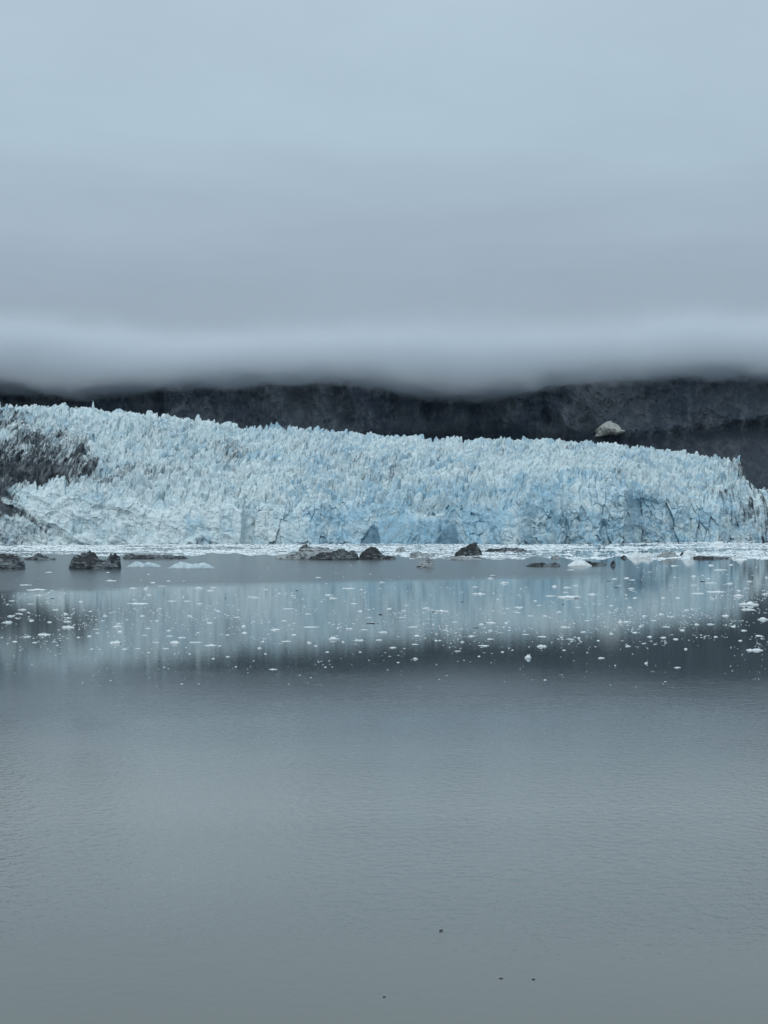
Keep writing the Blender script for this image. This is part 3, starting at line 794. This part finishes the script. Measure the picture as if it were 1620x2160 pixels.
for lb, os_ in LABELS.items():
    for o in os_: tag(o, lb, 'ice floe', 'ice floes drifting in front of the glacier')

DARK = [(803, 1297, 14, 5, 'small black pair of ice bits in the glacier reflection'), (787, 1316, 34, 5, 'long black sliver of dirty ice in the middle of the reflection'),
        (626, 1246, 10, 3, 'tiny black bit at the edge of the ruffled water, left of the middle'), (975, 1270, 12, 3, 'black bit left of the floe with one end raised'),
        (1005, 1325, 16, 4, 'black bit among white floes at the foot of the glacier reflection'), (1284, 1226, 15, 3, 'thin black bit beside white floes below the dark knob of ice'),
        (1299, 1240, 13, 3, 'thin black bit nearer than its twin below the dark knob of ice'), (1188, 1275, 6, 4, 'tiny black bit under the long ragged white floe'),
        (1483, 1227, 13, 5, 'black lump at the left end of the dirty beige floe'), (1490, 1343, 10, 3, 'tiny black bit in the dense floes on the right'),
        (110, 1263, 12, 3, 'tiny black bit in the dark water on the far left'), (476, 1262, 5, 3, 'tiny black speck right of the white bar of ice')]
for px, py, w, h, lb in DARK:
    tag(floe(px, py, w, h, True), lb, 'dirty ice', 'black bits of ice drifting among the white floes')
NEAR = [(930, 1963, 8, 5, 'dark floating scrap in the near grey water, farthest of the four'), (1057, 2064, 9, 4, 'left one of the two dark scraps floating side by side'),
        (1125, 2066, 8, 4, 'right one of the two dark scraps floating side by side'), (811, 2103, 7, 4, 'dark floating scrap nearest to the bottom of the picture')]
for px, py, w, h, lb in NEAR:
    x, y = at(px, py); k = y/F
    v, f = pile_arrays(RG, 4)
    o = link('debris', py_mesh('debris', v, f, M_DEBRIS), None, (x, y, 0)); o.scale = (w*k*1.2, w*k*.9, h*k*.8); o.rotation_euler[2] = RG.random()*.6
    tag(o, lb, 'debris', 'dark scraps floating in the near water')

def scatter(name, items, m, rg):
    V = []; Q = []; o = 0
    pool = [chunk_arrays(rg, 6) for _ in range(20)]
    pool = [(v, np.array([(f if f[2] != f[3] else (f[0], f[1], f[2], f[2])) for f in fs])) for v, fs in pool]
    T = []
    for x, y, w, d, h in items:
        v, f = pool[rg.randrange(20)]
        a = rg.random()*6.283; c, s = math.cos(a), math.sin(a)
        vv = np.stack([(v[:, 0]*c-v[:, 1]*s)*w+x, (v[:, 0]*s+v[:, 1]*c)*d+y, v[:, 2]*h], -1)
        V.append(vv); q = f+o
        quad = f[:, 2] != f[:, 3]
        Q.append(q[quad][:, [0, 1, 2]]); Q.append(q[quad][:, [0, 2, 3]]); Q.append(q[~quad][:, :3])
        o += len(vv)
    ob = link(name, mesh_np(name, np.concatenate(V), np.concatenate(Q), m))
    ob['kind'] = 'stuff'
    return ob

def build_brash():
    rg = random.Random(5)
    items = []
    NPX = 30000
    edge = lambda px: np.interp(px, [-900, 0, 200, 400, 560, 700, 950, 1080, 1300, 1620, 2500], [1172, 1173, 1172, 1170, 1169, 1171, 1177, 1178, 1178, 1179, 1179])
    while len(items) < NPX:
        px = rg.uniform(-500, 2100)
        e = float(edge(px))+3*math.sin(px*.037)+2*math.sin(px*.11)
        yb = CAMZ*F/(e-HY)
        yfar = float(interp(px, FRONT))+8
        y = yb+(yfar-yb)*rg.random()
        # leads of open water in the pack
        n = float(fbm(np.array([px/160]), np.array([y/45]), 71, 3)[0])
        if n < (.36 if px < 1100 else .44) and rg.random() < .85: continue
        s = .7*rg.paretovariate(2.2); s = min(s, 5)
        items.append(((px-CX)/F*y, y, s*1.5, s, .10+.11*s*rg.random()))
    scatter('brash_ice', items, M_BRASH, rg)
    # crumbs too many to count among the floes
    items = []
    while len(items) < 3000:
        px = rg.uniform(-300, 1900); py = 1190+260*rg.random()
        dens = .25
        if px > 1250: dens += 1.5*math.exp(-((py-1310)/40)**2)*min(1, (px-1250)/130)
        if px < 320: dens += .4*math.exp(-((py-1305)/38)**2)
        dens += .25*math.exp(-((py-1320)/35)**2)
        if py < 1238 and px < 1300: dens *= .08
        if py > 1370: dens *= .25
        n = float(fbm(np.array([px/60]), np.array([py/14]), 72, 3)[0])
        if rg.random() > dens*sstep(.42, .62, n)*1.8: continue
        x, y = at(px, py); k = y/F
        w = 1.4*min(rg.paretovariate(1.7), 4.5)*k
        items.append((x, y, w*1.3, w*.8, (.45+.9*rg.random())*k))
    scatter('ice_crumbs', items, M_FLOE, rg)
build_brash()

# ------------------------------------------------------------------ light, sky, camera
SUN_EL, SUN_AZ = radians(52), radians(200)      # azimuth clockwise from +Y: behind the camera, a little left
def build_light():
    w = bpy.data.worlds.new('World'); C.world = w; w.use_nodes = True
    nt = w.node_tree; nt.nodes.clear()
    sk = nt.nodes.new('ShaderNodeTexSky'); sk.sky_type = 'NISHITA'; sk.sun_disc = False
    sk.sun_elevation = SUN_EL; sk.sun_rotation = SUN_AZ
    bg = nt.nodes.new('ShaderNodeBackground'); bg.inputs['Strength'].default_value = .1
    nt.links.new(sk.outputs[0], bg.inputs[0])
    # the stratus ceiling, brighter towards the zenith
    tc = nt.nodes.new('ShaderNodeTexCoord'); sep = nt.nodes.new('ShaderNodeSeparateXYZ')
    nt.links.new(tc.outputs['Generated'], sep.inputs[0])
    n = pos_noise(nt, 2.2, (1, 1, 7), 4, 'Generated', .5)
    z = math_(nt, 'ADD', sep.outputs[2], math_(nt, 'MULTIPLY', math_(nt, 'SUBTRACT', n, .5), .10))
    rp = nt.nodes.new('ShaderNodeValToRGB'); nt.links.new(z, rp.inputs[0])
    stops = [(0., (.33, .41, .49)), (.10, (.36, .45, .53)), (.142, (.325, .40, .485)), (.170, (.335, .415, .50)), (.20, (.375, .47, .56)), (.25, (.43, .55, .645)), (.35, (.46, .58, .68)), (.6, (.58, .71, .81)), (1., (.70, .84, .94))]
    el = rp.color_ramp.elements
    for i, (p, c) in enumerate(stops):
        e = el[i] if i < 2 else el.new(p)
        e.position = p; e.color = (*c, 1)
    m2 = pos_noise(nt, 3.5, (1, 1, 3.2), 5, 'Generated', .55)
    bg2 = nt.nodes.new('ShaderNodeBackground'); nt.links.new(rp.outputs[0], bg2.inputs[0])
    nt.links.new(math_(nt, 'ADD', .87, math_(nt, 'MULTIPLY', m2, .26)), bg2.inputs[1])
    mx = nt.nodes.new('ShaderNodeMixShader'); mx.inputs[0].default_value = .94
    nt.links.new(bg.outputs[0], mx.inputs[1]); nt.links.new(bg2.outputs[0], mx.inputs[2])
    o = nt.nodes.new('ShaderNodeOutputWorld'); nt.links.new(mx.outputs[0], o.inputs[0])
    L = bpy.data.lights.new('sun', 'SUN'); L.energy = 1.2; L.angle = radians(20); L.color = (1, .97, .93)
    so = link('sun', L)
    so.rotation_euler = (math.pi/2-SUN_EL, 0, -SUN_AZ+math.pi)
    # sun_rotation is measured from +Y towards +X
    so.location = (0, -50, 200)
build_light()

cam = bpy.data.cameras.new('camera'); co = link('camera', cam)
co.location = (0, 0, CAMZ)
co.rotation_euler = (math.pi/2+math.atan(6/F), 0, 0)
cam.sensor_fit = 'VERTICAL'; cam.sensor_height = 24; cam.lens = 24*F/2160
cam.clip_start = 1; cam.clip_end = 20000
C.camera = co
C.view_settings.view_transform = 'Standard'; C.view_settings.look = 'None'
C.view_settings.exposure = 0; C.view_settings.gamma = 1
C.cycles.use_denoising = True
C.cycles.volume_bounces = 10
C.cycles.max_bounces = 12
C.cycles.volume_max_steps = 512
C.cycles.volume_step_rate = .35
